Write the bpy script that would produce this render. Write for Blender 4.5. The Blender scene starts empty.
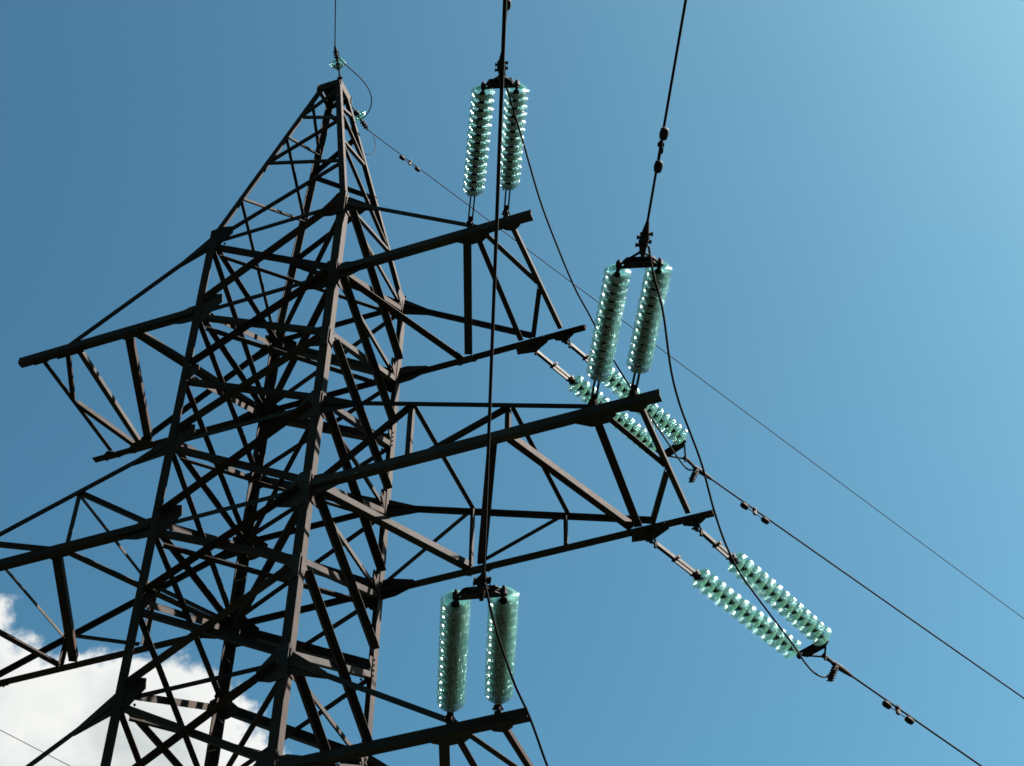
import bpy, bmesh, math, random
from mathutils import Vector, Matrix, noise
V = Vector
random.seed(7)
scene = bpy.context.scene
COL = scene.collection
ZG = 19.2                                   # height of the top crossarm above the ground

# ------------------------------------------------------------------ camera
cam_d = bpy.data.cameras.new('camera')
cam = bpy.data.objects.new('camera', cam_d)
COL.objects.link(cam)
cam_d.sensor_fit = 'HORIZONTAL'
cam_d.sensor_width = 36.0
cam_d.lens = 1822.36 * 36.0 / 1024.0
cam_d.clip_start = 0.1
cam_d.clip_end = 20000
R = Matrix(((0.934273394595889, 0.2478075814024684, 0.25636814690916276),
            (0.3563503788847671, -0.6734448864308769, -0.6476776917621624),
            (0.01215037525601502, 0.6964649219717663, -0.7174879656422901)))
cam.matrix_world = Matrix.Translation(V((8.664204, -14.232878, -17.567526 + ZG))) @ R.to_4x4()
scene.camera = cam

# ------------------------------------------------------------------ sky, sun, exposure
SUN_AZ = math.radians(72)                   # from +Y towards +X
SUN_EL = math.radians(52)
world = bpy.data.worlds.new('World')
scene.world = world
world.use_nodes = True
nt = world.node_tree
nt.nodes.clear()
def N(tree, kind, **kw):
    n = tree.nodes.new(kind)
    for k, v in kw.items():
        if k.startswith('i_'):
            key = k[2:]
            n.inputs[int(key) if key.isdigit() else key.replace('_', ' ')].default_value = v
        else:
            setattr(n, k, v)
    return n
out = N(nt, 'ShaderNodeOutputWorld')
bg = N(nt, 'ShaderNodeBackground')
SKY_STRENGTH = 0.05
EXPOSURE = 3.8
bg.inputs['Strength'].default_value = SKY_STRENGTH
sky = N(nt, 'ShaderNodeTexSky', sky_type='NISHITA', sun_disc=False)
sky.sun_elevation = SUN_EL
sky.sun_rotation = SUN_AZ
sky.altitude = 150
sky.air_density = 1.0
sky.dust_density = 2.75
sky.ozone_density = 0.0
gm = N(nt, 'ShaderNodeGamma', i_Gamma=1.7)          # the camera's contrast and white balance
nt.links.new(sky.outputs[0], gm.inputs[0])
tint = N(nt, 'ShaderNodeMix', data_type='RGBA', blend_type='MULTIPLY')
tint.inputs[0].default_value = 1
tint.inputs[7].default_value = (0.0828, 0.1324, 0.0979, 1)
nt.links.new(gm.outputs[0], tint.inputs[6])
lim = N(nt, 'ShaderNodeMix', data_type='RGBA', blend_type='DARKEN')   # keep the haze round the sun modest: the lamp is the sun
lim.inputs[0].default_value = 1
lim.inputs[7].default_value = (1.4334, 1.7198, 2.0078, 1)
nt.links.new(tint.outputs[2], lim.inputs[6])

# one bank of fair-weather cloud low in the sky behind the tower, at infinity
def M(op, *args):
    n = nt.nodes.new('ShaderNodeMath')
    n.operation = op
    for i, v in enumerate(args):
        if isinstance(v, (int, float)):
            n.inputs[i].default_value = v
        else:
            nt.links.new(v, n.inputs[i])
    return n.outputs[0]
wtc = N(nt, 'ShaderNodeTexCoord')
wdir = wtc.outputs['Generated']
def dotv(v):
    n = N(nt, 'ShaderNodeVectorMath', operation='DOT_PRODUCT')
    nt.links.new(wdir, n.inputs[0])
    n.inputs[1].default_value = v
    return n.outputs['Value']
CC = V((-0.575, 0.640, 0.509)).normalized()          # middle of the bank
CX = V((0.72, 0.69, 0.0)).normalized()               # its long axis, along the horizon
CX = (CX - CC * CX.dot(CC)).normalized()
CY = CC.cross(CX) * -1
if CY.z < 0:
    CY = -CY
w_ = dotv(CC)
cu = M('DIVIDE', dotv(CX), w_)
cv = M('DIVIDE', dotv(CY), w_)
front = M('GREATER_THAN', w_, 0.2)
def cnoise(scale, detail, rough, off):
    mp = N(nt, 'ShaderNodeMapping')
    mp.inputs['Location'].default_value = off
    nt.links.new(wdir, mp.inputs['Vector'])
    n = N(nt, 'ShaderNodeTexNoise', i_Scale=scale, i_Detail=detail, i_Roughness=rough)
    nt.links.new(mp.outputs[0], n.inputs['Vector'])
    return n.outputs[0]
SH = V((0.006, 0.001, 0.0045))
def cloud_density(off):
    big = cnoise(22, 3, .5, off)
    fine = cnoise(60, 9, .62, off + V((3.1, 1.7, .4)))
    blob = None
    for bu, bv, br in CLOUD_BLOBS:
        du = M('SUBTRACT', cu, bu)
        dv = M('SUBTRACT', cv, bv)
        d = M('SQRT', M('ADD', M('MULTIPLY', du, du), M('MULTIPLY', dv, dv)))
        q = M('SUBTRACT', br, d)
        blob = q if blob is None else M('SMOOTH_MAX', blob, q, .012)
    h = M('ADD', M('MULTIPLY', M('SUBTRACT', big, .5), .05), M('MULTIPLY', M('SUBTRACT', fine, .5), .048))
    return M('ADD', blob, h)
CLOUD_BLOBS = [(0.0013, 0.0354, 0.0796), (0.0066, 0.0788, 0.0318), (0.0307, 0.0811, 0.0198), (0.0486, 0.0519, 0.0494), (0.0836, 0.0602, 0.0505), (0.1181, 0.063, 0.0505), (0.1479, 0.0484, 0.0428), (0.0745, -0.0022, 0.0878), (-0.0618, 0.0436, 0.1043), (-0.0833, -0.012, 0.1207), (0.1646, 0.0017, 0.0604)]
dens = cloud_density(V((0, 0, 0)))
mr = N(nt, 'ShaderNodeMapRange', interpolation_type='SMOOTHSTEP')
mr.inputs['From Min'].default_value = .001
mr.inputs['From Max'].default_value = .017
nt.links.new(dens, mr.inputs[0])
mask = M('MULTIPLY', mr.outputs[0], front)
depth = N(nt, 'ShaderNodeMapRange', interpolation_type='SMOOTHSTEP')
depth.inputs['From Min'].default_value = .0
depth.inputs['From Max'].default_value = .075
nt.links.new(dens, depth.inputs[0])
soft = cnoise(15, 6, .55, V((7.3, 2.2, 5.1)))
sm = N(nt, 'ShaderNodeMapRange')
sm.inputs['From Min'].default_value = .30
sm.inputs['From Max'].default_value = .60
nt.links.new(soft, sm.inputs[0])
grey = M('MULTIPLY', depth.outputs[0], sm.outputs[0])
ccol = N(nt, 'ShaderNodeMix', data_type='RGBA')
ccol.inputs[6].default_value = (1.3609, 1.3774, 1.3379, 1)
ccol.inputs[7].default_value = (0.6936, 0.7901, 0.8026, 1)
nt.links.new(grey, ccol.inputs[0])
cmix = N(nt, 'ShaderNodeMix', data_type='RGBA')
nt.links.new(mask, cmix.inputs[0])
nt.links.new(lim.outputs[2], cmix.inputs[6])
nt.links.new(ccol.outputs[2], cmix.inputs[7])
nt.links.new(cmix.outputs[2], bg.inputs[0])
nt.links.new(bg.outputs[0], out.inputs[0])

sun_d = bpy.data.lights.new('sun', 'SUN')
sun_d.energy = 5.0
sun_d.angle = math.radians(0.53)
sun_d.color = (1.0, 0.93, 0.84)
sun = bpy.data.objects.new('sun', sun_d)
COL.objects.link(sun)
sdir = V((math.sin(SUN_AZ) * math.cos(SUN_EL), math.cos(SUN_AZ) * math.cos(SUN_EL), math.sin(SUN_EL)))
sun.rotation_euler = sdir.to_track_quat('Z', 'Y').to_euler()
sun.location = (30, 20, 60)

vs = scene.view_settings
vs.view_transform = 'Standard'
vs.look = 'None'
vs.gamma = 1
vs.use_curve_mapping = False
vs.exposure = EXPOSURE
cy = scene.cycles
cy.max_bounces = 24
cy.transmission_bounces = 20
cy.transparent_max_bounces = 32
cy.glossy_bounces = 6
cy.diffuse_bounces = 3
cy.caustics_reflective = False
cy.caustics_refractive = False
cy.use_denoising = True
cy.filter_width = 1.6

# ------------------------------------------------------------------ materials
def new_mat(name):
    m = bpy.data.materials.new(name)
    m.use_nodes = True
    t = m.node_tree
    return m, t, t.nodes['Principled BSDF']

def steel_material(name, base, rust, rough=0.62, rust_amount=0.5, metallic=0.0, spec=0.15, vary=0.0):
    m, t, p = new_mat(name)
    tc = N(t, 'ShaderNodeTexCoord')
    n1 = N(t, 'ShaderNodeTexNoise', i_Scale=1.7, i_Detail=8.0, i_Roughness=0.65)
    n2 = N(t, 'ShaderNodeTexNoise', i_Scale=22.0, i_Detail=6.0, i_Roughness=0.7)
    t.links.new(tc.outputs['Object'], n1.inputs['Vector'])
    t.links.new(tc.outputs['Object'], n2.inputs['Vector'])
    add = N(t, 'ShaderNodeMath', operation='MULTIPLY_ADD')
    t.links.new(n2.outputs[0], add.inputs[0])
    add.inputs[1].default_value = 0.45
    t.links.new(n1.outputs[0], add.inputs[2])
    rp = N(t, 'ShaderNodeValToRGB')
    rp.color_ramp.elements[0].position = 0.55
    rp.color_ramp.elements[0].color = (*base, 1)
    rp.color_ramp.elements[1].position = 1.05 - 0.2 * rust_amount
    rp.color_ramp.elements[1].color = (*rust, 1)
    t.links.new(add.outputs[0], rp.inputs[0])
    oi = N(t, 'ShaderNodeObjectInfo')          # every bar has weathered a little differently
    hv = N(t, 'ShaderNodeHueSaturation')
    vr = N(t, 'ShaderNodeMapRange')
    vr.inputs['To Min'].default_value = 1 - vary
    vr.inputs['To Max'].default_value = 1 + vary
    t.links.new(oi.outputs['Random'], vr.inputs[0])
    t.links.new(vr.outputs[0], hv.inputs['Value'])
    sr = N(t, 'ShaderNodeMapRange')
    sr.inputs['To Min'].default_value = 1.5
    sr.inputs['To Max'].default_value = 0.4
    t.links.new(oi.outputs['Random'], sr.inputs[0])
    t.links.new(sr.outputs[0], hv.inputs['Saturation'])
    t.links.new(rp.outputs[0], hv.inputs['Color'])
    t.links.new(hv.outputs[0], p.inputs['Base Color'])
    rr = N(t, 'ShaderNodeMapRange')
    rr.inputs['To Min'].default_value = rough - 0.12
    rr.inputs['To Max'].default_value = rough + 0.15
    t.links.new(n2.outputs[0], rr.inputs[0])
    t.links.new(rr.outputs[0], p.inputs['Roughness'])
    bp = N(t, 'ShaderNodeBump', i_Strength=0.25, i_Distance=0.004)
    t.links.new(n2.outputs[0], bp.inputs['Height'])
    t.links.new(bp.outputs[0], p.inputs['Normal'])
    p.inputs['Metallic'].default_value = metallic
    p.inputs['Specular IOR Level'].default_value = spec
    return m

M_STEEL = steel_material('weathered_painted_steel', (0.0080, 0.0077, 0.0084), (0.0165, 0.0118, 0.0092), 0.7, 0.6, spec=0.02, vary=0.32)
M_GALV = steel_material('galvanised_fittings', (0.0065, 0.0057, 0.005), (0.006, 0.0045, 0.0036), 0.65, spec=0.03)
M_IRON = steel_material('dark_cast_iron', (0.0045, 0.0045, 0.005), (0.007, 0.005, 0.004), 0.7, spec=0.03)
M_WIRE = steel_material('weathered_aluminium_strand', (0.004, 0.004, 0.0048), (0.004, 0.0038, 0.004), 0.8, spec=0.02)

M_GLASS, t, p = new_mat('green_toughened_glass')
t.nodes.remove(p)
o_ = t.nodes['Material Output']
rf = N(t, 'ShaderNodeBsdfRefraction', i_Roughness=0.0, i_IOR=1.5)
rf.inputs['Color'].default_value = (0.81, 0.968, 0.92, 1)
gs = N(t, 'ShaderNodeBsdfGlossy', i_Roughness=0.13)
tp = N(t, 'ShaderNodeBsdfTransparent')
tp.inputs['Color'].default_value = (0.84, 0.972, 0.932, 1)
fr = N(t, 'ShaderNodeFresnel', i_IOR=1.5)
m1 = N(t, 'ShaderNodeMixShader', i_0=0.6)
t.links.new(tp.outputs[0], m1.inputs[1])
t.links.new(rf.outputs[0], m1.inputs[2])
mx = N(t, 'ShaderNodeMixShader')
ge = N(t, 'ShaderNodeNewGeometry')          # weaker reflection on the inner side of the skin
ou = N(t, 'ShaderNodeMath', operation='SUBTRACT')
ou.operation = 'MULTIPLY_ADD'
ou.inputs[1].default_value = -0.92
ou.inputs[2].default_value = 1.0
t.links.new(ge.outputs['Backfacing'], ou.inputs[0])
fm = N(t, 'ShaderNodeMath', operation='MULTIPLY')
t.links.new(fr.outputs[0], fm.inputs[0])
t.links.new(ou.outputs[0], fm.inputs[1])
t.links.new(fm.outputs[0], mx.inputs[0])
t.links.new(m1.outputs[0], mx.inputs[1])
t.links.new(gs.outputs[0], mx.inputs[2])
tr = N(t, 'ShaderNodeBsdfTranslucent')
tr.inputs['Color'].default_value = (0.42, 0.92, 0.74, 1)
m2 = N(t, 'ShaderNodeMixShader', i_0=0.013)
t.links.new(mx.outputs[0], m2.inputs[1])
t.links.new(tr.outputs[0], m2.inputs[2])
t.links.new(m2.outputs[0], o_.inputs[0])

M_GRASS, t, p = new_mat('meadow_grass')
tc = N(t, 'ShaderNodeTexCoord')
a1 = N(t, 'ShaderNodeTexNoise', i_Scale=0.35, i_Detail=9.0, i_Roughness=0.7)
t.links.new(tc.outputs['Object'], a1.inputs['Vector'])
rp = N(t, 'ShaderNodeValToRGB')
rp.color_ramp.elements[0].position = 0.3
rp.color_ramp.elements[0].color = (0.006, 0.009, 0.005, 1)
rp.color_ramp.elements[1].position = 0.75
rp.color_ramp.elements[1].color = (0.014, 0.018, 0.010, 1)
t.links.new(a1.outputs[0], rp.inputs[0])
t.links.new(rp.outputs[0], p.inputs['Base Color'])
p.inputs['Roughness'].default_value = 0.9

M_CONC = steel_material('weathered_concrete', (0.30, 0.29, 0.27), (0.2, 0.19, 0.17), 0.8)

# ------------------------------------------------------------------ helpers
def link(name, bm, mat, parent=None, smooth=False):
    me = bpy.data.meshes.new(name)
    bmesh.ops.recalc_face_normals(bm, faces=bm.faces[:])
    bm.to_mesh(me)
    bm.free()
    me.materials.append(mat)
    if smooth:
        for f in me.polygons:
            f.use_smooth = True
    o = bpy.data.objects.new(name, me)
    COL.objects.link(o)
    if parent is not None:
        o.parent = parent
    return o

def empty(name, loc=(0, 0, 0)):
    o = bpy.data.objects.new(name, None)
    o.empty_display_size = 0.3
    o.location = loc
    COL.objects.link(o)
    return o

def tag(o, label=None, cat=None, group=None, kind=None):
    for k, v in (('label', label), ('category', cat), ('group', group), ('kind', kind)):
        if v:
            o[k] = v
    return o

def frame(d):
    d = d.normalized()
    a = d.cross(V((0, 0, 1)))
    if a.length < 1e-4:
        a = d.cross(V((1, 0, 0)))
    a.normalize()
    return a, d.cross(a).normalized()

def prism(bm, prof, p0, p1, a, b):
    """closed profile (list of (u,v)) in axes a,b swept from p0 to p1"""
    r0 = [bm.verts.new(p0 + a * u + b * v) for u, v in prof]
    r1 = [bm.verts.new(p1 + a * u + b * v) for u, v in prof]
    n = len(prof)
    for i in range(n):
        bm.faces.new((r0[i], r0[(i + 1) % n], r1[(i + 1) % n], r1[i]))
    bm.faces.new(r0[::-1])
    bm.faces.new(r1)

def angle(bm, p0, p1, a, b, w, t, w2=None):
    """rolled steel angle: corner line p0-p1, flanges along a and b"""
    w2 = w2 or w
    d = (p1 - p0).normalized()
    a = (a - d * a.dot(d)).normalized()
    b = (b - d * b.dot(d) - a * b.dot(a)).normalized()
    prism(bm, [(0, 0), (w, 0), (w, t), (t, t), (t, w2), (0, w2)], p0, p1, a, b)

def box_between(bm, p0, p1, a, wa, b, wb):
    prism(bm, [(-wa / 2, -wb / 2), (wa / 2, -wb / 2), (wa / 2, wb / 2), (-wa / 2, wb / 2)], p0, p1, a, b)

def plate(bm, pts, n, t):
    """flat polygon pts thickened by t along n"""
    lo = [bm.verts.new(q) for q in pts]
    hi = [bm.verts.new(q + n * t) for q in pts]
    k = len(pts)
    bm.faces.new(lo[::-1])
    bm.faces.new(hi)
    for i in range(k):
        bm.faces.new((lo[i], lo[(i + 1) % k], hi[(i + 1) % k], hi[i]))

def tube(bm, pts, r, seg=8, radii=None):
    rings = []
    k = len(pts)
    a = b = None
    for i, q in enumerate(pts):
        d = (pts[min(i + 1, k - 1)] - pts[max(i - 1, 0)]).normalized()
        if a is None:
            a, b = frame(d)
        else:
            a = (a - d * a.dot(d)).normalized()
            b = d.cross(a).normalized()
        rr = radii[i] if radii else r
        rings.append([bm.verts.new(q + (a * math.cos(2 * math.pi * j / seg) + b * math.sin(2 * math.pi * j / seg)) * rr) for j in range(seg)])
    for i in range(k - 1):
        for j in range(seg):
            bm.faces.new((rings[i][j], rings[i][(j + 1) % seg], rings[i + 1][(j + 1) % seg], rings[i + 1][j]))
    bm.faces.new(rings[0][::-1])
    bm.faces.new(rings[-1])

def bolt(bm, q, n, r=0.014, h=0.016):
    tube(bm, [q - n * 0.004, q + n * h], r, 6)

def lathe(bm, prof, seg=32, closed=False):
    """prof: (r, z) turned about local Z"""
    rings = []
    for r, z in prof:
        if r < 1e-6:
            rings.append([bm.verts.new((0, 0, z))])
        else:
            rings.append([bm.verts.new((r * math.cos(2 * math.pi * j / seg), r * math.sin(2 * math.pi * j / seg), z)) for j in range(seg)])
    pairs = list(zip(rings, rings[1:]))
    if closed:
        pairs.append((rings[-1], rings[0]))
    for A, B in pairs:
        for j in range(seg):
            k = (j + 1) % seg
            if len(A) == 1 and len(B) == 1:
                continue
            if len(A) == 1:
                bm.faces.new((A[0], B[k], B[j]))
            elif len(B) == 1:
                bm.faces.new((A[j], A[k], B[0]))
            else:
                bm.faces.new((A[j], A[k], B[k], B[j]))

def P(x, y, z):
    return V((x, y, z + ZG))

# ------------------------------------------------------------------ ground
bm = bmesh.new()
def gh(x, y):
    return 0.0
g = 9000.0
vsq = [bm.verts.new((sx * g, sy * g, 0)) for sx, sy in ((-1, -1), (1, -1), (1, 1), (-1, 1))]
bm.faces.new(vsq)
go = link('ground', bm, M_GRASS)
tag(go, 'green meadow ground around the tower', kind='structure')

# ------------------------------------------------------------------ the tower
tower = empty('transmission_tower', (0, 0, 0))
tag(tower, 'dark steel lattice transmission tower with crossarms on both sides, filling the left half', 'transmission tower')

Z4, Z3, Z3B, Z2T, Z2, ZM, Z1T, Z1 = 1.42, 0.0, -1.2, -2.35, -3.69, -4.85, -6.12, -7.45
Z5 = 5.74
ZB = -ZG + 0.45
S5 = 0.165
HW = 1.022
def half(z):
    if z > Z4:
        return HW + (S5 - HW) * (z - Z4) / (Z5 - Z4)
    if z < Z1:
        return HW + 1.35 * (Z1 - z) / (Z1 - ZB)
    return HW
def L(sx, sy, z):
    h = half(z)
    return P(sx * h, sy * h, z)

LW, LT = 0.116, 0.014
corners = ((1, -1), (-1, -1), (1, 1), (-1, 1))
for sx, sy in corners:
    bm = bmesh.new()
    a, b = V((-sx, 0, 0)), V((0, -sy, 0))
    angle(bm, L(sx, sy, Z1), L(sx, sy, Z4 + 0.02), a, b, LW, LT)
    for zc in (ZM - .02, Z2 - .04, Z3B - .02, Z1T - .03):      # rows of bolts at the nodes
        for k in range(4):
            q = L(sx, sy, zc - .12 + .075 * k)
            bolt(bm, q + a * .1, V((0, sy, 0)), .012, .014)
            bolt(bm, q + b * .1, V((sx, 0, 0)), .012, .014)
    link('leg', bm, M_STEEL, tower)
    bm = bmesh.new()
    angle(bm, L(sx, sy, ZB), L(sx, sy, Z1 - 0.004), a, b, 0.2, 0.018)
    link('lower_leg', bm, M_STEEL, tower)
    bm = bmesh.new()
    angle(bm, L(sx, sy, Z4 + 0.024), L(sx, sy, Z5), a, b, 0.085, 0.011)
    for k in range(14):
        z = Z4 + 0.25 + k * 0.29
        if k % 3 == 0:
            bolt(bm, L(sx, sy, z) + a * 0.05, V((0, sy, 0)), 0.011)
    link('peak_leg', bm, M_STEEL, tower)

# faces: (left corner, right corner, outward normal)
FACES = {'front': ((-1, -1), (1, -1), V((0, -1, 0))), 'right': ((1, -1), (1, 1), V((1, 0, 0))),
         'back': ((1, 1), (-1, 1), V((0, 1, 0))), 'left': ((-1, 1), (-1, -1), V((-1, 0, 0)))}

def brace(name, p0, p1, n, w=0.07, outer=True, flip=False, t=0.008, trim=0.08, off=0.0, parent=None, bolts=True, trim_end=None):
    """lattice angle lying in the face with outward normal n; outer: outside the legs with its free flange turned out"""
    d = (p1 - p0).normalized()
    q0, q1 = p0 + d * trim, p1 - d * (trim_end or trim)
    e = n.cross(d).normalized()
    if e.z < 0 or (abs(e.z) < 0.02 and e.x < 0):
        e = -e                       # e points up in the face
    if flip:
        e = -e
    o = n * (0.004 + off) if outer else -n * (LT + 0.004 + off)
    bm = bmesh.new()
    angle(bm, q0 - e * w / 2 + o, q1 - e * w / 2 + o, e, n if outer else -n, w, t)
    if bolts:
        s = 1 if outer else -1
        for q, dd in ((q0, d), (q1, -d)):
            for k in (0.035, 0.09):
                bolt(bm, q + dd * k + o + n * (t * s if outer else -t), n * s, 0.012, 0.012)
    return link(name, bm, M_STEEL, parent or tower)

def gusset(p, n, pts, a, parent=None, inward=LT + 0.0005, t=0.010, bolts=()):
    """plate at p in the plane normal to n; pts in (along a, up)"""
    bm = bmesh.new()
    up = n.cross(a).normalized()
    if up.z < 0:
        up = -up
    base = p - n * (inward + t)
    plate(bm, [base + a * u + up * v for u, v in pts], n, t)
    for u, v in bolts:
        bolt(bm, base + a * u + up * v, -n, 0.015, 0.014)
    return link('gusset_plate', bm, M_STEEL, parent or tower)

levels = [Z4, Z3, Z3B, Z2T, Z2, ZM, Z1T, Z1]
horiz = {Z4: .055, Z3: .06, Z2T: .058, Z2: .062, Z1T: .058, Z1: .062}
for fname, (cl, cr, n) in FACES.items():
    ar = (V((cr[0], cr[1], 0)) - V((cl[0], cl[1], 0))).normalized()
    for z, w in horiz.items():
        dz = -0.025
        brace('horizontal_brace', L(*cl, z + dz), L(*cr, z + dz), n, w, outer=False, flip=True, off=0.014)
    ga = {Z4: .9, Z3: 1.0, Z3B: .62, Z2T: .9, Z2: 1.0, ZM: .66, Z1T: .9, Z1: 1.0}
    for z0, z1 in zip(levels, levels[1:]):
        # from the upper right corner to the lower left one, then the opposite
        if fname in ('front', 'back'):
            brace('diagonal_brace', L(*cr, z0 + .03), L(*cl, z1 + .07), n, .108, outer=True, flip=False, trim=.14)
            brace('diagonal_brace', L(*cl, z0 - .06), L(*cr, z1 + .06), n, .07, outer=False)
        else:
            brace('diagonal_brace', L(*cl, z0 - .02), L(*cr, z1 + .06), n, .086, outer=True, flip=True, trim=.1, trim_end=.2)
            brace('diagonal_brace', L(*cr, z0 - .06), L(*cl, z1 + .06), n, .074, outer=False)
    # node plates on both legs of the face; on the leg where the heavy diagonal starts they lie outside
    for z in levels:
        k = ga[z] * (1.0 if fname in ('front', 'back') else .72)
        for c_, s in ((cl, 1), (cr, -1)):
            a_ = ar * s
            heavy = (s < 0) == (fname in ('front', 'back'))
            shape = [(.006, -.30 * k), (.2 * k, -.31 * k), (.38 * k, -.25 * k), (.40 * k, -.10 * k), (.24 * k, .07 * k), (.14 * k, .2 * k), (.006, .2 * k)]
            if not heavy:
                shape = [(u, -v - .05 * k) for u, v in shape][::-1]
            gusset(L(*c_, z), n, shape, a_, inward=LT + .0005 if not heavy else -.0135,
                   bolts=[(.05, -.2 * k), (.05, -.1 * k), (.05, 0), (.05, .1 * k), (.2 * k, -.2 * k), (.28 * k, -.15 * k), (.2 * k, 0)])

# lower body, down to the footings: wide cross bracing
lows = [Z1, Z1 - 2.6, Z1 - 6.0, ZB + 0.3]
for fname, (cl, cr, n) in FACES.items():
    for z0, z1 in zip(lows, lows[1:]):
        brace('diagonal_brace', L(*cr, z0 - .1), L(*cl, z1 + .1), n, .09, outer=True, bolts=False)
        brace('diagonal_brace', L(*cl, z0 - .1), L(*cr, z1 + .1), n, .09, outer=False, bolts=False)
    brace('horizontal_brace', L(*cl, lows[1]), L(*cr, lows[1]), n, .09, outer=False, off=.014, bolts=False)
for sx, sy in corners:
    bm = bmesh.new()
    q = L(sx, sy, ZB)
    w = 0.42
    pts = [(-w, -w), (w, -w), (w, w), (-w, w)]
    lo = [bm.verts.new((q.x + u * 1.15, q.y + v * 1.15, -0.3)) for u, v in pts]
    hi = [bm.verts.new((q.x + u * .7, q.y + v * .7, ZB + ZG)) for u, v in pts]
    bm.faces.new(hi)
    bm.faces.new(lo[::-1])
    for i in range(4):
        bm.faces.new((lo[i], lo[(i + 1) % 4], hi[(i + 1) % 4], hi[i]))
    link('footing', bm, M_CONC, tower)

# plan bracing inside the body
def plan_brace(p0, p1, w, trim=.2):
    bm = bmesh.new()
    d = (p1 - p0).normalized()
    q0, q1 = p0 + d * trim, p1 - d * trim
    side = d.cross(V((0, 0, 1))).normalized()
    angle(bm, q0 - side * w / 2, q1 - side * w / 2, side, V((0, 0, 1)), w, .008)
    link('plan_brace', bm, M_STEEL, tower)
for z, w in ((Z4, .06), (Z3, .08), (Z2T, .05), (Z2, .08), (Z1T, .05), (Z1, .08)):
    plan_brace(L(1, -1, z - .16), L(-1, 1, z - .16), w)
    plan_brace(L(-1, -1, z - .16 - w - .01), L(1, 1, z - .16 - w - .01), w)

# peak: zigzag bracing that turns round the four faces
def PK(c_, tt):
    return L(c_[0], c_[1], Z4 + tt * (Z5 - Z4))
zz_front = [('L', .0), ('N', .31), ('L', .48), ('N', .67), ('L', .79), ('N', .95)]
zz_right = [('L', .0), ('N', .25), ('L', .49), ('N', .65), ('L', .77), ('N', .9)]
for fname, (cl, cr, n) in FACES.items():
    zz = zz_front if fname in ('front', 'back') else zz_right
    for (s0, t0), (s1, t1) in zip(zz, zz[1:]):
        c0 = cl if s0 == 'L' else cr
        c1 = cl if s1 == 'L' else cr
        w = .058 if fname in ('front', 'back') else .05
        up = PK(cr, .5) - PK(cr, 0)
        nn = (PK(cr, 0) - PK(cl, 0)).cross(up).normalized()
        if nn.dot(n) < 0:
            nn = -nn
        brace('peak_brace', PK(c0, t0), PK(c1, t1), nn, w, outer=False, t=.007, trim=.02, flip=fname in ('front', 'back'), off=-0.004)
    bm = bmesh.new()                 # square cap frame
    a_ = (V((cr[0], cr[1], 0)) - V((cl[0], cl[1], 0))).normalized()
    base = PK(cl, .985) + n * .004
    e_ = PK(cr, .985) + n * .004
    box_between(bm, base - a_ * .03 + n * .004, e_ + a_ * .03 + n * .004, n, .008, V((0, 0, 1)), .16)
    link('peak_cap', bm, M_STEEL, tower)
bm = bmesh.new()
plate(bm, [P(sx * .165, sy * .165, Z5 + .002) for sx, sy in ((-1, -1), (1, -1), (1, 1), (-1, 1))], V((0, 0, 1)), .012)
link('peak_cap', bm, M_STEEL, tower)

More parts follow.
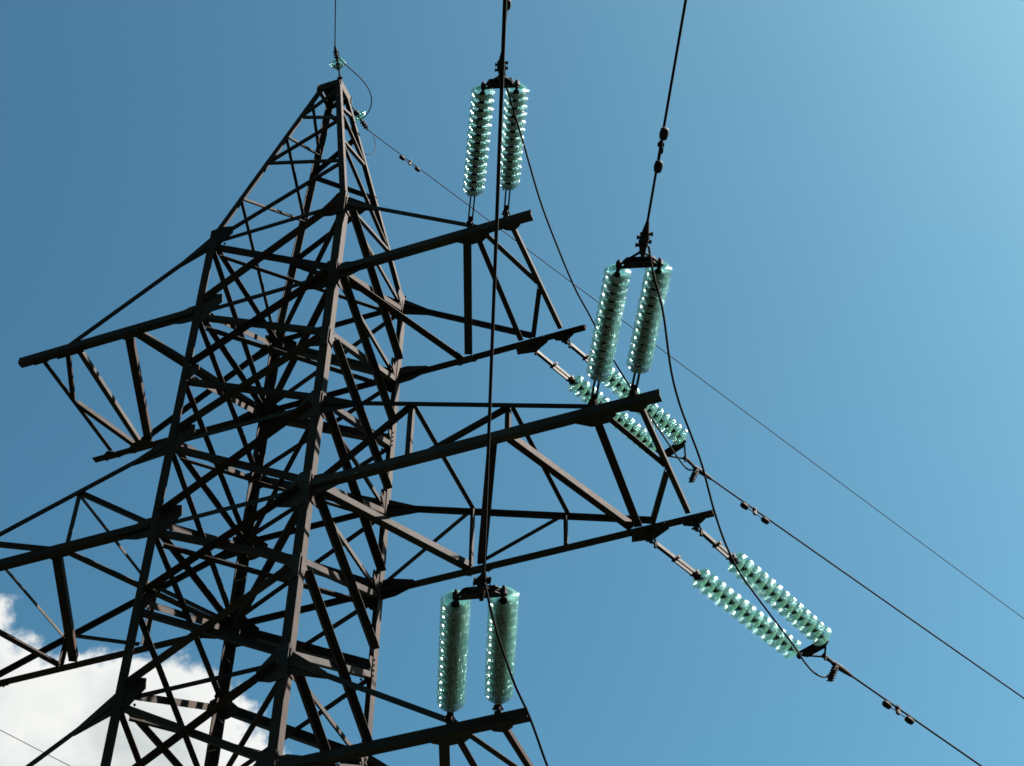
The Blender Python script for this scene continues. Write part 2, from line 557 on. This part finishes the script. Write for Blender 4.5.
# ------------------------------------------------------------------ crossarms
def crossarm(z, ztop, tip, kind, s):
    """s=+1: arm towards +X; s=-1: the same arm turned half round the tower axis"""
    def Q(x, y, zz):
        return P(s * x, s * y, zz)
    def D(x, y, zz):
        return V((s * x, s * y, zz))
    arm = empty('crossarm')
    arm.parent = tower
    CW, CT = .1, .012
    short = kind == 'short'
    # bottom chords: corner low and outside
    for y in (-1, 1):
        bm = bmesh.new()
        angle(bm, Q(HW + .02, y * 1.03, z - .04), Q(tip, y * 1.03, z - .04), D(0, 0, 1), D(0, -y, 0), CW, CT)
        link('bottom_chord', bm, M_STEEL, arm)
    xt = 2.93 if short else 4.42
    for y in (-1, 1):
        bm = bmesh.new()
        a0, a1 = Q(1.0, y * 1.0, ztop + .01), Q(xt, y * 1.0, z + .10)
        angle(bm, a0, a1, D(0, 0, -1), D(0, -y, 0), .062, .008)
        link('top_chord', bm, M_STEEL, arm)
    zp = z - .04 + CT + .004       # plan members sit on the chord's flat flange
    def flat(name, x0, y0, x1, y1, w, up=True, dz=0.0, trim=.05, w2=None, flange=-1):
        bm = bmesh.new()
        p0, p1 = Q(x0, y0 * .97, zp + dz), Q(x1, y1 * .97, zp + dz)
        d = (p1 - p0).normalized()
        side = d.cross(V((0, 0, 1))).normalized()
        if side.x * s * (1 if flange > 0 else -1) < 0:
            side = -side             # which edge of the member carries the vertical flange
        q0, q1 = p0 + d * trim - side * 0, p1 - d * trim
        angle(bm, q0 + side * w / 2, q1 + side * w / 2, -side, V((0, 0, 1 if up else -1)), w, .008, w2)
        for q, dd in ((q0, d), (q1, -d)):
            for k in (.03, .08):
                bolt(bm, q + dd * k, V((0, 0, -1)), .012, .012)
        return link(name, bm, M_STEEL, arm)
    def web(name, x0, z0, x1, z1, y, w):
        """member in the vertical face of the arm"""
        p0, p1 = Q(x0, y * .962, z0), Q(x1, y * .962, z1)
        bm = bmesh.new()
        d = (p1 - p0).normalized()
        e = d.cross(D(0, 1, 0)).normalized()
        angle(bm, p0 - e * w / 2, p1 - e * w / 2, e, D(0, -y, 0), w, .007)
        return link(name, bm, M_STEEL, arm)
    def plateg(x, y, pts):
        bm = bmesh.new()
        plate(bm, [Q(x + u, y * (1.015 - (v if s > 0 else max(v, -.012))), z - .046) for u, v in pts], V((0, 0, -1)), .009)
        for u, v in pts:
            bolt(bm, Q(x + u * .7, y * (1.015 - (v if s > 0 else max(v, -.012)) * .7), z - .054), V((0, 0, -1)), .013, .012)
        return link('gusset_plate', bm, M_STEEL, arm)
    if short:
        flat('diagonal', 1.03, -1, 1.93, 1, .1, w2=.085, trim=.0)
        flat('strut', 2.78, -1, 2.02, 1, .105, dz=.012)
        flat('diagonal', 2.90, -1, 2.78, 1, .07)
        flat('stay', 2.98, -1, 3.35, .12, .066, dz=.012)
        flat('stay', 3.345, .12, 2.93, 1, .06, dz=.0)
        flat('end_bar', 3.35, -1, 3.33, 1, .06, dz=.022, flange=1)
        plateg(2.86, -1, [(-.22, -.015), (.22, -.015), (.2, .1), (.08, .17), (-.1, .17), (-.22, .08)])
        plateg(3.37, -1, [(-.16, -.015), (.12, -.015), (.1, .09), (0, .15), (-.1, .1)])
        plateg(2.90, 1, [(-.24, -.10), (.0, -.14), (.22, -.02), (.2, .10), (-.2, .10)])
        plateg(3.35, 1, [(-.14, -.03), (.0, -.10), (.13, -.01), (.1, .09), (-.12, .09)])
        plateg(2.0, 1, [(-.16, -.015), (.12, -.015), (.1, .1), (-.14, .1)])
    else:
        def zt(x):
            return ztop + .01 + (z + .09 - ztop) * (x - 1) / (xt - 1)
        for y in (-1, 1):
            web('vertical', 2.17, z, 2.17, zt(2.17), y, .062)
            web('vertical', 3.36, z, 3.36, zt(3.36), y, .055)
            web('web_diagonal', 1.06, z + .08, 2.14, zt(2.14) - .03, y, .058)
            web('web_diagonal', 2.26, z + .04, 3.33, zt(3.33) - .03, y, .055)
        for x0, x1 in ((2.19, 2.17), (3.40, 3.38)):
            bm = bmesh.new()
            p0, p1 = Q(x0, -.95, zt(x0) - .012), Q(x1, .95, zt(x1) - .012)
            angle(bm, p0, p1, D(1, 0, 0), V((0, 0, -1)), .042, .006)
            link('top_strut', bm, M_STEEL, arm)
        flat('diagonal', 1.03, -1, 2.16, 1, .1, w2=.085, trim=.0, flange=1)
        flat('strut', 3.20, -1, 2.30, 1, .105, dz=.012)
        flat('diagonal', 3.36, -1, 4.18, 1, .085, w2=.09, flange=1)
        flat('strut', 4.38, -1, 4.25, 1, .095)
        flat('stay', 4.46, -1, 4.87, .12, .066, dz=.012)
        flat('stay', 4.865, .12, 4.40, 1, .06, dz=.0)
        flat('end_bar', 4.87, -1, 4.85, 1, .06, dz=.022, flange=1)
        plateg(4.40, -1, [(-.24, -.015), (.24, -.015), (.2, .1), (.08, .18), (-.1, .18), (-.24, .08)])
        plateg(4.86, -1, [(-.16, -.015), (.12, -.015), (.1, .09), (0, .15), (-.1, .1)])
        plateg(4.37, 1, [(-.26, -.10), (.0, -.14), (.22, -.02), (.2, .10), (-.2, .10)])
        plateg(4.89, 1, [(-.14, -.03), (.0, -.10), (.13, -.01), (.1, .09), (-.12, .09)])
        plateg(2.27, 1, [(-.18, -.015), (.14, -.015), (.1, .1), (-.14, .1)])
    # large vertical plates where the chords meet the legs
    slope = (z + .10 - (ztop + .01)) / (xt - 1)
    for y in (-1, 1):
        for zz, pts, bl in ((z, [(.86, -.16), (1.2, -.14), (1.5, -.04), (1.42, .05), (1.12, .15), (.86, .15)], (1.05, 1.15, 1.25, 1.35)),
                            (ztop + .01, [(.85, -.17), (1.03, -.2), (1.46, slope * .46 - .07), (1.46, slope * .46 + .015), (1.02, .1), (.85, .12)], (1.06, 1.16, 1.28, 1.4))):
            bm = bmesh.new()
            plate(bm, [Q(u, y * .985, zz + v) for u, v in pts], D(0, -y, 0), .01)
            for u in bl:
                bolt(bm, Q(u, y * .985, zz + (0 if zz == z else slope * (u - 1) - .03)), D(0, y, 0), .012, .014)
            link('gusset_plate', bm, M_STEEL, arm)
    return arm

for s in (1, -1):
    crossarm(Z3, Z4, 3.65, 'short', s)
    crossarm(Z2, Z2T, 5.13, 'long', s)
    crossarm(Z1, Z1T, 3.65, 'short', s)

# step bolts up the leg farthest from the camera
for k in range(34):
    z = Z1 + .2 + k * 0.42
    if z > Z4 - .2:
        break
    bm = bmesh.new()
    q = P(-.93 if k % 2 else -.985, .985 if k % 2 else .93, z)
    d = V((.35, -1, 0)).normalized() if k % 2 else V((1, -.3, 0)).normalized()
    q = P(-.9, 1.0, z) if k % 2 else P(-1.0, .9, z)
    d = V((0, -1, 0)) if k % 2 else V((1, 0, 0))
    tube(bm, [q + d * .0, q + d * .13, q + d * .15 + V((0, 0, .02)), q + d * .155 + V((0, 0, .045))], .008, 6)
    link('step_bolt', bm, M_STEEL, tower)

# ------------------------------------------------------------------ insulators
DISC_R = .135
def glass_mesh():
    bm = bmesh.new()
    r = DISC_R
    prof = [(.040, .034), (.052, .035), (.068, .031), (.086, .023), (.104, .012), (.118, .001), (.127, -.009), (.1325, -.016)]
    for k in range(9):                       # rolled rim bead
        th = math.radians(35 - k * 27)
        prof.append((r - .0065 + .0065 * math.cos(th), -.0225 + .0075 * math.sin(th)))
    prof += [(.121, -.013), (.1165, -.009)]
    for rc, dp in ((.104, .040), (.083, .043), (.062, .036)):    # three ribs under the skirt
        w = .0058
        prof += [(rc + w + .0012, -.010 - (.104 - rc) * -.10), (rc + w, -dp + .008)]
        for k in range(5):
            th = math.radians(-20 - k * 35)
            prof.append((rc + w * math.cos(th), -dp + .006 + .006 * math.sin(th)))
        prof += [(rc - w, -dp + .008), (rc - w - .0012, -.006 + (.104 - rc) * .18)]
    prof += [(.050, -.004), (.040, -.010)]
    lathe(bm, prof, 48, closed=True)
    bmesh.ops.recalc_face_normals(bm, faces=bm.faces[:])
    me = bpy.data.meshes.new('glass_disc')
    bm.to_mesh(me)
    bm.free()
    me.materials.append(M_GLASS)
    for f in me.polygons:
        f.use_smooth = True
    return me
def cap_mesh():
    bm = bmesh.new()
    lathe(bm, [(0, .098), (.020, .097), (.038, .090), (.043, .070), (.047, .048), (.054, .040), (.054, .030), (.034, .022), (.034, -.018), (.014, -.022), (.012, -.040), (0, -.042)], 20)
    bmesh.ops.recalc_face_normals(bm, faces=bm.faces[:])
    me = bpy.data.meshes.new('cap')
    bm.to_mesh(me)
    bm.free()
    me.materials.append(M_IRON)
    for f in me.polygons:
        f.use_smooth = True
    return me
GLASS, CAP = glass_mesh(), cap_mesh()

def disc(parent, i):
    o = bpy.data.objects.new('glass_disc', GLASS)
    COL.objects.link(o)
    o.parent = parent
    c = bpy.data.objects.new('cap', CAP)
    COL.objects.link(c)
    c.parent = o
    o.location = (0, 0, -i)
    o.rotation_euler = (0, 0, random.uniform(0, 6.28))
    return o

def to_frame(o, p, u):
    """place o at p with local -Z along u"""
    z = -u.normalized()
    x = V((0, 0, 1)).cross(z)
    x.normalize()
    y = z.cross(x)
    o.matrix_world = Matrix.Translation(p) @ Matrix((x, y, z)).transposed().to_4x4()

def insulator_string(A, E, s1, pitch, label, n=13, twin=True):
    """A: point on the crossarm, E: yoke end, s1: distance to the first disc"""
    A, E = P(*A), P(*E)
    u = E - A
    ln = u.length
    o = empty('insulator_string')
    tag(o, label, 'insulator', 'glass insulator strings of the power line')
    to_frame(o, A, u)
    for i in range(n):
        disc(o, s1 + i * pitch)
    # shackle at the crossarm
    bm = bmesh.new()
    tube(bm, [V((-.03, 0, .03)), V((-.035, 0, -.03)), V((0, 0, -.07)), V((.035, 0, -.03)), V((.03, 0, .03))], .011, 8)
    tube(bm, [V((-.055, 0, .02)), V((.055, 0, .02))], .012, 8)
    tube(bm, [V((0, -.055, -.075)), V((0, .055, -.075))], .014, 8)
    tube(bm, [V((0, -.045, -.075)), V((0, -.06, -.075))], .022, 6)
    box_between(bm, V((0, 0, -.06)), V((0, 0, -.115)), V((1, 0, 0)), .03, V((0, 1, 0)), .05)
    link('shackle', bm, M_IRON, o)
    # twin link straps out to the first cap
    end = s1 - .10
    segs = 2 if end > .55 else 1
    z0 = .10
    for k in range(segs):
        za = z0 + (end - z0) * k / segs
        zb = z0 + (end - z0) * (k + 1) / segs
        bm = bmesh.new()
        off = .012 if (k == 0 and segs == 2) else .024
        for sg in (-1, 1):
            box_between(bm, V((sg * off, 0, -za + .02)), V((sg * off, 0, -zb - .01)), V((1, 0, 0)), .018, V((0, 1, 0)), .05)
        tube(bm, [V((-.055, 0, -zb)), V((.055, 0, -zb))], .013, 8)
        tube(bm, [V((.05, 0, -zb)), V((.064, 0, -zb))], .024, 6)
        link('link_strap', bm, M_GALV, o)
    # ball eye from the last disc to the yoke
    last = s1 + (n - 1) * pitch
    bm = bmesh.new()
    tube(bm, [V((0, 0, -last - .02)), V((0, 0, -last - .08)), V((0, 0, -ln))], .012, 8, [.012, .022, .018])
    tube(bm, [V((0, -.03, -ln)), V((0, .03, -ln))], .032, 10)
    link('socket_eye', bm, M_IRON, o)
    return E

STR = {
    'topA': ((2.824, -1.0, .161), (3.827, -3.066, -.14), .62, .131, 'bright green insulator string rising from the top crossarm, left of the two'),
    'topB': ((3.306, -1.0, .171), (4.19, -2.937, -.109), .53, .124, 'bright green insulator string at the top crossarm tip, crossed by a jumper cable'),
    'midA': ((4.373, -1.0, -3.541), (5.332, -3.005, -3.854), .52, .131, 'pale green insulator string leaning up from the middle crossarm, left of the pair'),
    'midB': ((4.828, -1.0, -3.562), (5.719, -2.891, -3.857), .49, .124, 'pale green insulator string leaning up from the middle crossarm tip, right of the pair'),
    'lowA': ((2.849, -1.0, -7.303), (3.71, -2.945, -7.538), .33, .140, 'dull olive insulator string at bottom centre, left and shadier of the pair'),
    'lowB': ((3.341, -1.0, -7.307), (4.115, -2.843, -7.528), .29, .132, 'dull green insulator string at bottom centre, right of the pair'),
    'ftopA': ((2.908, 1.0, -.132), (3.924, 3.39, -.262), .82, .128, 'slanting insulator string behind the middle crossarm tip, lower left of that pair'),
    'ftopB': ((3.38, 1.0, -.174), (4.302, 3.18, -.291), .77, .124, 'slanting insulator string behind the middle crossarm tip, upper right of that pair'),
    'fmidA': ((4.373, 1.0, -3.882), (5.457, 3.41, -4.067), .84, .137, 'sparkling insulator string slanting down right below the middle crossarm, lower left one'),
    'fmidB': ((4.92, 1.0, -3.866), (5.826, 3.275, -4.038), .71, .136, 'sparkling insulator string slanting down right below the middle crossarm, upper right one'),
}
ENDS = {k: insulator_string(*v) for k, v in STR.items()}
for k, v in STR.items():            # lugs on the crossarms that the strings hang from
    x, y, z = v[0]
    zc = {'t': Z3, 'm': Z2, 'l': Z1}[k.lstrip('f')[0]]
    bm = bmesh.new()
    y_ = math.copysign(1.0, y)
    box_between(bm, P(x, y_ * .998, z - .03 if z > zc else z + .03), P(x, y_ * .998, zc - .02), V((1, 0, 0)), .07, V((0, 1, 0)), .02)
    tube(bm, [P(x, y_ * .97, z), P(x, y_ * 1.03, z)], .02, 8)
    link('attachment_lug', bm, M_STEEL, tower)

def yoke(a, b, clamp, u, label, far=False):
    """triangular yoke of plate and tie rods between the two string ends, and the strain clamp to the conductor"""
    ea, eb = ENDS[a], ENDS[b]
    u = V(u).normalized()
    c = P(*clamp)
    mid = (ea + eb) / 2
    o = empty('yoke_assembly', mid)
    tag(o, label, 'yoke', 'steel yokes and strain clamps')
    inv = Matrix.Translation(-mid)
    def lk(name, bm, m):
        bm.transform(inv)
        return link(name, bm, m, o)
    ax = (eb - ea).normalized()
    nrm = ax.cross(u).normalized()
    bm = bmesh.new()
    k = u * .012
    pts = [ea + k - u * .03 + ax * .02, eb + k - u * .03 - ax * .02, eb + k + u * .035 - ax * .05, mid + k + u * .06 + ax * .13, mid + k + u * .06 - ax * .13, ea + k + u * .035 + ax * .05]
    plate(bm, [q - nrm * .035 for q in pts], nrm, .012)
    plate(bm, [q + nrm * .025 for q in pts], nrm, .012)
    box_between(bm, ea + k + ax * .05, eb + k - ax * .05, u, .02, nrm, .052)
    for q in (ea, eb, mid + u * .03):
        tube(bm, [q - nrm * .06, q + nrm * .06], .016, 8)
    lk('yoke_plate', bm, M_IRON)
    apex = mid + (c - mid) * (.52 if far else .34)
    for q in (ea, eb):
        bm = bmesh.new()
        tube(bm, [q + nrm * .0, q + (apex - q) * .33, apex], .013, 8)
        lk('tie_rod', bm, M_IRON)
    bm = bmesh.new()
    tube(bm, [apex - u * .03, apex + u * .05, c - u * .02], .018, 8, [.03, .026, .018])
    tube(bm, [apex - nrm * .05, apex + nrm * .05], .016, 8)
    lk('clevis', bm, M_IRON)
    # bolted strain clamp: a tapered body with a row of U-bolts, its tail turning down
    bm = bmesh.new()
    dn = V((0, 0, -1))
    dn = (dn - u * dn.dot(u)).normalized()
    sd = u.cross(dn).normalized()
    if far:
        tube(bm, [c - u * .08, c - u * .03, c + u * .1, c + u * .22, c + u * .30], .02, 10, [.022, .034, .036, .026, .016])
        tdir = (dn * .8 + u * -.1 + V((-.25, 0, 0))).normalized()
        t0 = c - u * .0 + dn * .01
        tube(bm, [t0, t0 + tdir * .1, t0 + tdir * .24], .03, 10, [.034, .040, .03])
        for j in range(5):
            q = t0 + tdir * (.06 + .04 * j)
            tube(bm, [q - sd * .055, q + sd * .055], .011, 6)
            tube(bm, [q - u * .05, q + u * .05], .011, 6)
    else:
        b0 = apex + u * .05
        ln = (c - b0).length
        cd = (c - b0).normalized()
        tube(bm, [b0 - cd * .02, b0 + cd * ln * .12, b0 + cd * ln * .5, b0 + cd * ln * .8, c + cd * .05], .03, 10, [.03, .048, .044, .032, .016])
        box_between(bm, b0 + cd * ln * .1 + dn * .045, b0 + cd * ln * .75 + dn * .03, sd, .05, dn, .04)
        for j in range(4):
            q = b0 + cd * ln * (.1 + .17 * j)
            sg = 1 if j % 2 else -1
            tube(bm, [q - sd * .05 * sg, q + sd * .062 * sg], .017, 6)
            tube(bm, [q + sd * .062 * sg, q + sd * .074 * sg], .025, 6)
            tube(bm, [q - dn * .045, q + dn * .075], .015, 6)
        tdir = (-u * .9 + dn * .4).normalized()
        t0 = b0 + cd * ln * .3 + dn * .05
        tube(bm, [t0, t0 + tdir * .07, t0 + tdir * .14], .03, 10, [.03, .028, .018])
    lk('strain_clamp', bm, M_IRON)
    return c

yoke('topA', 'topB', (4.185, -3.40, -.182), (.4272, -.8946, -.13), 'yoke and clamp at the upper end of the top near insulator pair')
yoke('midA', 'midB', (5.764, -3.456, -3.935), (.409, -.9016, -.14), 'yoke and clamp at the upper end of the middle near insulator pair')
yoke('lowA', 'lowB', (4.05, -3.158, -7.566), (.386, -.916, -.11), 'yoke and clamp at the upper end of the bottom centre insulator pair')
yoke('ftopA', 'ftopB', (4.304, 3.782, -.303), (.4633, .8848, -.05), 'yoke and clamp of the far top insulator pair, just right of the middle crossarm tip', True)
yoke('fmidA', 'fmidB', (5.83, 3.734, -4.083), (.4603, .885, -.07), 'yoke and clamp at the lower right end of the far middle insulator pair', True)

# ------------------------------------------------------------------ conductors
def wire(name, pts, r, label, cat, group=None, mat=None):
    o0 = pts[0].copy()
    bm = bmesh.new()
    tube(bm, [q - o0 for q in pts], r, 8)
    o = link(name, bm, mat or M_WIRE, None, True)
    o.location = o0
    return tag(o, label, cat, group)

def span(start, u, length=190.0, c2=None):
    """conductor leaving `start` along u and sagging as a parabola"""
    s0 = P(*start)
    u = V(u).normalized()
    h = V((u.x, u.y, 0))
    hl = h.length
    h /= hl
    k = u.z / hl
    if c2 is None:
        c2 = abs(k) / (2 * 75.0)
    pts = []
    for i in range(90):
        s = length * (i / 89.0) ** 2
        pts.append(s0 + h * s + V((0, 0, k * s + c2 * s * s)))
    return pts

RC = .0128
CONDS = {
    'top': ((4.185, -3.40, -.182), (.4272, -.8946, -.1309), 'conductor running up out of the frame from the top near yoke'),
    'mid': ((5.764, -3.456, -3.935), (.4091, -.9016, -.1404), 'conductor with a damper running up to the top edge from the middle near yoke'),
    'low': ((4.05, -3.158, -7.566), (.3859, -.9159, -.1103), 'long conductor crossing in front of the crossarms from the bottom centre yoke'),
    'ftop': ((4.304, 3.782, -.303), (.4633, .8848, -.0497), 'upper far conductor slanting down to the right edge'),
    'fmid': ((5.83, 3.734, -4.083), (.4603, .885, -.0706), 'lower far conductor slanting down to the bottom right corner'),
}
PATH = {}
for k, (s0, u, lab) in CONDS.items():
    PATH[k] = span(s0, u)
    wire('conductor', PATH[k], RC, lab, 'power line', 'conductors strung from the tower')

def along(path, s):
    acc = 0
    for a, b in zip(path, path[1:]):
        l = (b - a).length
        if acc + l >= s:
            return a + (b - a) * ((s - acc) / l), (b - a).normalized()
        acc += l
def damper(path, s, label, size=1.0, up=False):
    q, d = along(path, s)
    dn = V((0, 0, -1))
    dn = (dn - d * dn.dot(d)).normalized()
    sd = d.cross(dn)
    o = empty('vibration_damper', q)
    tag(o, label, 'damper', 'vibration dampers on the wires')
    z = .075 * size
    L2 = .21 * size
    bm = bmesh.new()
    box_between(bm, -dn * .025, dn * (z + .02), d, .05 * size, sd, .035 * size)
    tube(bm, [sd * -.03, sd * .03], .02 * size, 8)
    link('clamp', bm, M_IRON, o)
    bm = bmesh.new()
    tube(bm, [dn * z - d * L2, dn * (z - .006) - d * L2 * .5, dn * z, dn * (z - .006) + d * L2 * .5, dn * z + d * L2], .007, 8)
    link('messenger_cable', bm, M_IRON, o)
    for sg in (-1, 1):
        bm = bmesh.new()
        cc = dn * z + d * (sg * L2)
        tube(bm, [cc - d * .062 * size, cc - d * .05 * size, cc - d * .0 * size, cc + d * .05 * size, cc + d * .062 * size], .04, 14, [.026 * size, .037 * size, .043 * size, .037 * size, .024 * size])
        link('weight', bm, M_IRON, o, True)
damper(PATH['mid'], 1.08, 'damper with two weights on the conductor above the middle near insulator pair')
damper(PATH['top'], 1.02, 'damper cut by the top edge of the picture, above the top near insulator pair')
damper(PATH['ftop'], 1.15, 'damper with two weights on the upper far conductor right of the crossarm tip')
damper(PATH['fmid'], 1.13, 'damper with two weights on the lower far conductor near the bottom right corner')

def smooth_path(pts, n=6):
    p = [P(*q) for q in pts]
    p = [p[0] * 2 - p[1]] + p + [p[-1] * 2 - p[-2]]
    res = []
    for i in range(1, len(p) - 2):
        a, b, c, d = p[i - 1:i + 3]
        for k in range(n):
            t = k / n
            res.append(.5 * (2 * b + (c - a) * t + (2 * a - 5 * b + 4 * c - d) * t * t + (3 * b - a - 3 * c + d) * t ** 3))
    res.append(p[-2])
    return res
JG = 'jumper cables round the tower'
wire('jumper_cable', smooth_path([[4.12, -3.16, -.10]] + [[4.076, -2.992, -0.125], [4.064, -2.763, -0.229], [4.043, -2.311, -0.418], [3.998, -1.65, -0.642], [3.992, -1.082, -0.789], [3.998, -0.461, -0.904], [4.034, 0.024, -0.955], [4.057, 0.562, -0.979], [4.098, 1.149, -0.961], [4.142, 1.796, -0.886], [4.177, 2.519, -0.74], [4.181, 3.159, -0.553], [4.185, 3.587, -0.398], [4.217, 3.727, -0.341]] + [[4.27, 3.77, -.315]]), .0118, 'jumper cable sagging from the top near yoke to the far yoke behind the middle insulators', 'jumper cable', JG)
wire('jumper_cable', smooth_path([[5.71, -3.24, -3.99]] + [[5.682, -3.091, -4.062], [5.669, -2.937, -4.141], [5.648, -2.634, -4.282], [5.541, -2.07, -4.51], [5.51, -1.696, -4.638], [5.513, -1.38, -4.726], [5.51, -0.974, -4.822], [5.455, -0.382, -4.921], [5.428, 0.144, -4.963], [5.442, 0.629, -4.969], [5.497, 1.114, -4.941], [5.557, 1.706, -4.86], [5.596, 2.401, -4.701], [5.59, 3.056, -4.488], [5.605, 3.56, -4.281], [5.675, 3.823, -4.159]] + [[5.78, 3.79, -4.10]]), .0118, 'long jumper cable curving past the middle crossarm tip to the far lower right yoke', 'jumper cable', JG)
wire('jumper_cable', smooth_path([[4.045, -3.12, -7.62]] + [[4.037, -2.987, -7.726], [4.023, -2.828, -7.82], [4.013, -2.609, -7.936], [4.011, -2.284, -8.099], [4.032, -1.968, -8.237], [4.014, -1.491, -8.412], [4.013, -1.152, -8.511], [4.044, -0.575, -8.636], [4.105, 0.228, -8.71], [4.13, 1.1, -8.7], [4.15, 2.0, -8.55], [4.17, 2.8, -8.28], [4.2, 3.4, -7.95]]), .0118, 'jumper cable dropping from the bottom centre yoke across the lower crossarm tip', 'jumper cable', JG)

# ------------------------------------------------------------------ ground wire on the peak
def single_disc(A, u, first, end, label):
    A = P(*A)
    o = empty('ground_wire_insulator')
    tag(o, label, 'insulator', 'single glass insulators on the tower peak')
    to_frame(o, A, V(u))
    disc(o, first).scale = (.92, .92, .92)
    bm = bmesh.new()
    tube(bm, [V((0, 0, .03)), V((0, 0, -first + .08))], .014, 8)
    tube(bm, [V((-.04, 0, -.03)), V((.04, 0, -.03))], .018, 8)
    link('shackle', bm, M_IRON, o)
    bm = bmesh.new()
    tube(bm, [V((0, 0, -first)), V((0, 0, -first - .1)), V((0, 0, -end + .1)), V((0, 0, -end))], .014, 8, [.012, .022, .03, .014])
    for k in range(3):
        zz = -first - .14 - .05 * k
        tube(bm, [V((-.045, 0, zz)), V((.045, 0, zz))], .012, 6)
    link('strain_clamp', bm, M_IRON, o)
    return o
GA, GE = V((.17, -.17, Z5 + .02)), V((.371, -.786, 5.695))
gu = (GE - GA).normalized()
single_disc(GA, gu, .29, (GE - GA).length, 'single glass insulator on the very top of the tower peak')
FA, FE = V((.17, .17, Z5 - .13)), V((.25, .73, 5.565))
fu = (FE - FA).normalized()
single_disc(FA, fu, .27, (FE - FA).length, 'single glass insulator just right of the peak where the far ground wire begins')
wire('bonding_wire', smooth_path([[.39, -.74, 5.56], [.41, -.72, 5.473], [.457, -.7, 5.397], [.527, -.62, 5.314], [.609, -.5, 5.254], [.665, -.36, 5.234], [.688, -.2, 5.235], [.670, -.05, 5.247], [.61, .1, 5.272], [.5, .25, 5.32], [.351, .38, 5.405], [.212, .48, 5.523]]), .0085,
     'wire loop bulging right of the peak between the two single insulators', 'bonding wire', 'wire loops at the peak')
wire('bonding_wire', smooth_path([[0.304, 0.837, 5.559], [0.339, 0.8, 5.378], [0.393, 0.76, 5.173], [0.425, 0.7, 4.943], [0.42, 0.62, 4.744], [0.386, 0.53, 4.623], [0.346, 0.42, 4.591]]), .006,
     'small thin wire loop from the far ground wire down to the peak leg', 'bonding wire', 'wire loops at the peak')
PATH['gw'] = span(GE, (.432, -.8935, -.1225))
wire('ground_wire', PATH['gw'], .0085, 'thin ground wire going straight up from the tower peak to the top edge', 'ground wire', 'thin ground wires from the peak')
PATH['fgw'] = span(FE, (.454, .8896, -.0501))
wire('ground_wire', PATH['fgw'], .0075, 'thin ground wire running from the peak across the sky to the right edge', 'ground wire', 'thin ground wires from the peak')
damper(PATH['fgw'], .86, 'small damper on the thin ground wire right of the peak', .75)

# a wire of another line far behind, low in the left corner
qa, qb = P(-43.248, -19.716, 16.209), P(25.351, 55.792, -8.644)
wire('distant_wire', [qa + (qb - qa) * (i / 40) for i in range(41)], .008, 'faint thin wire in front of the cloud at the bottom left corner', 'power line')
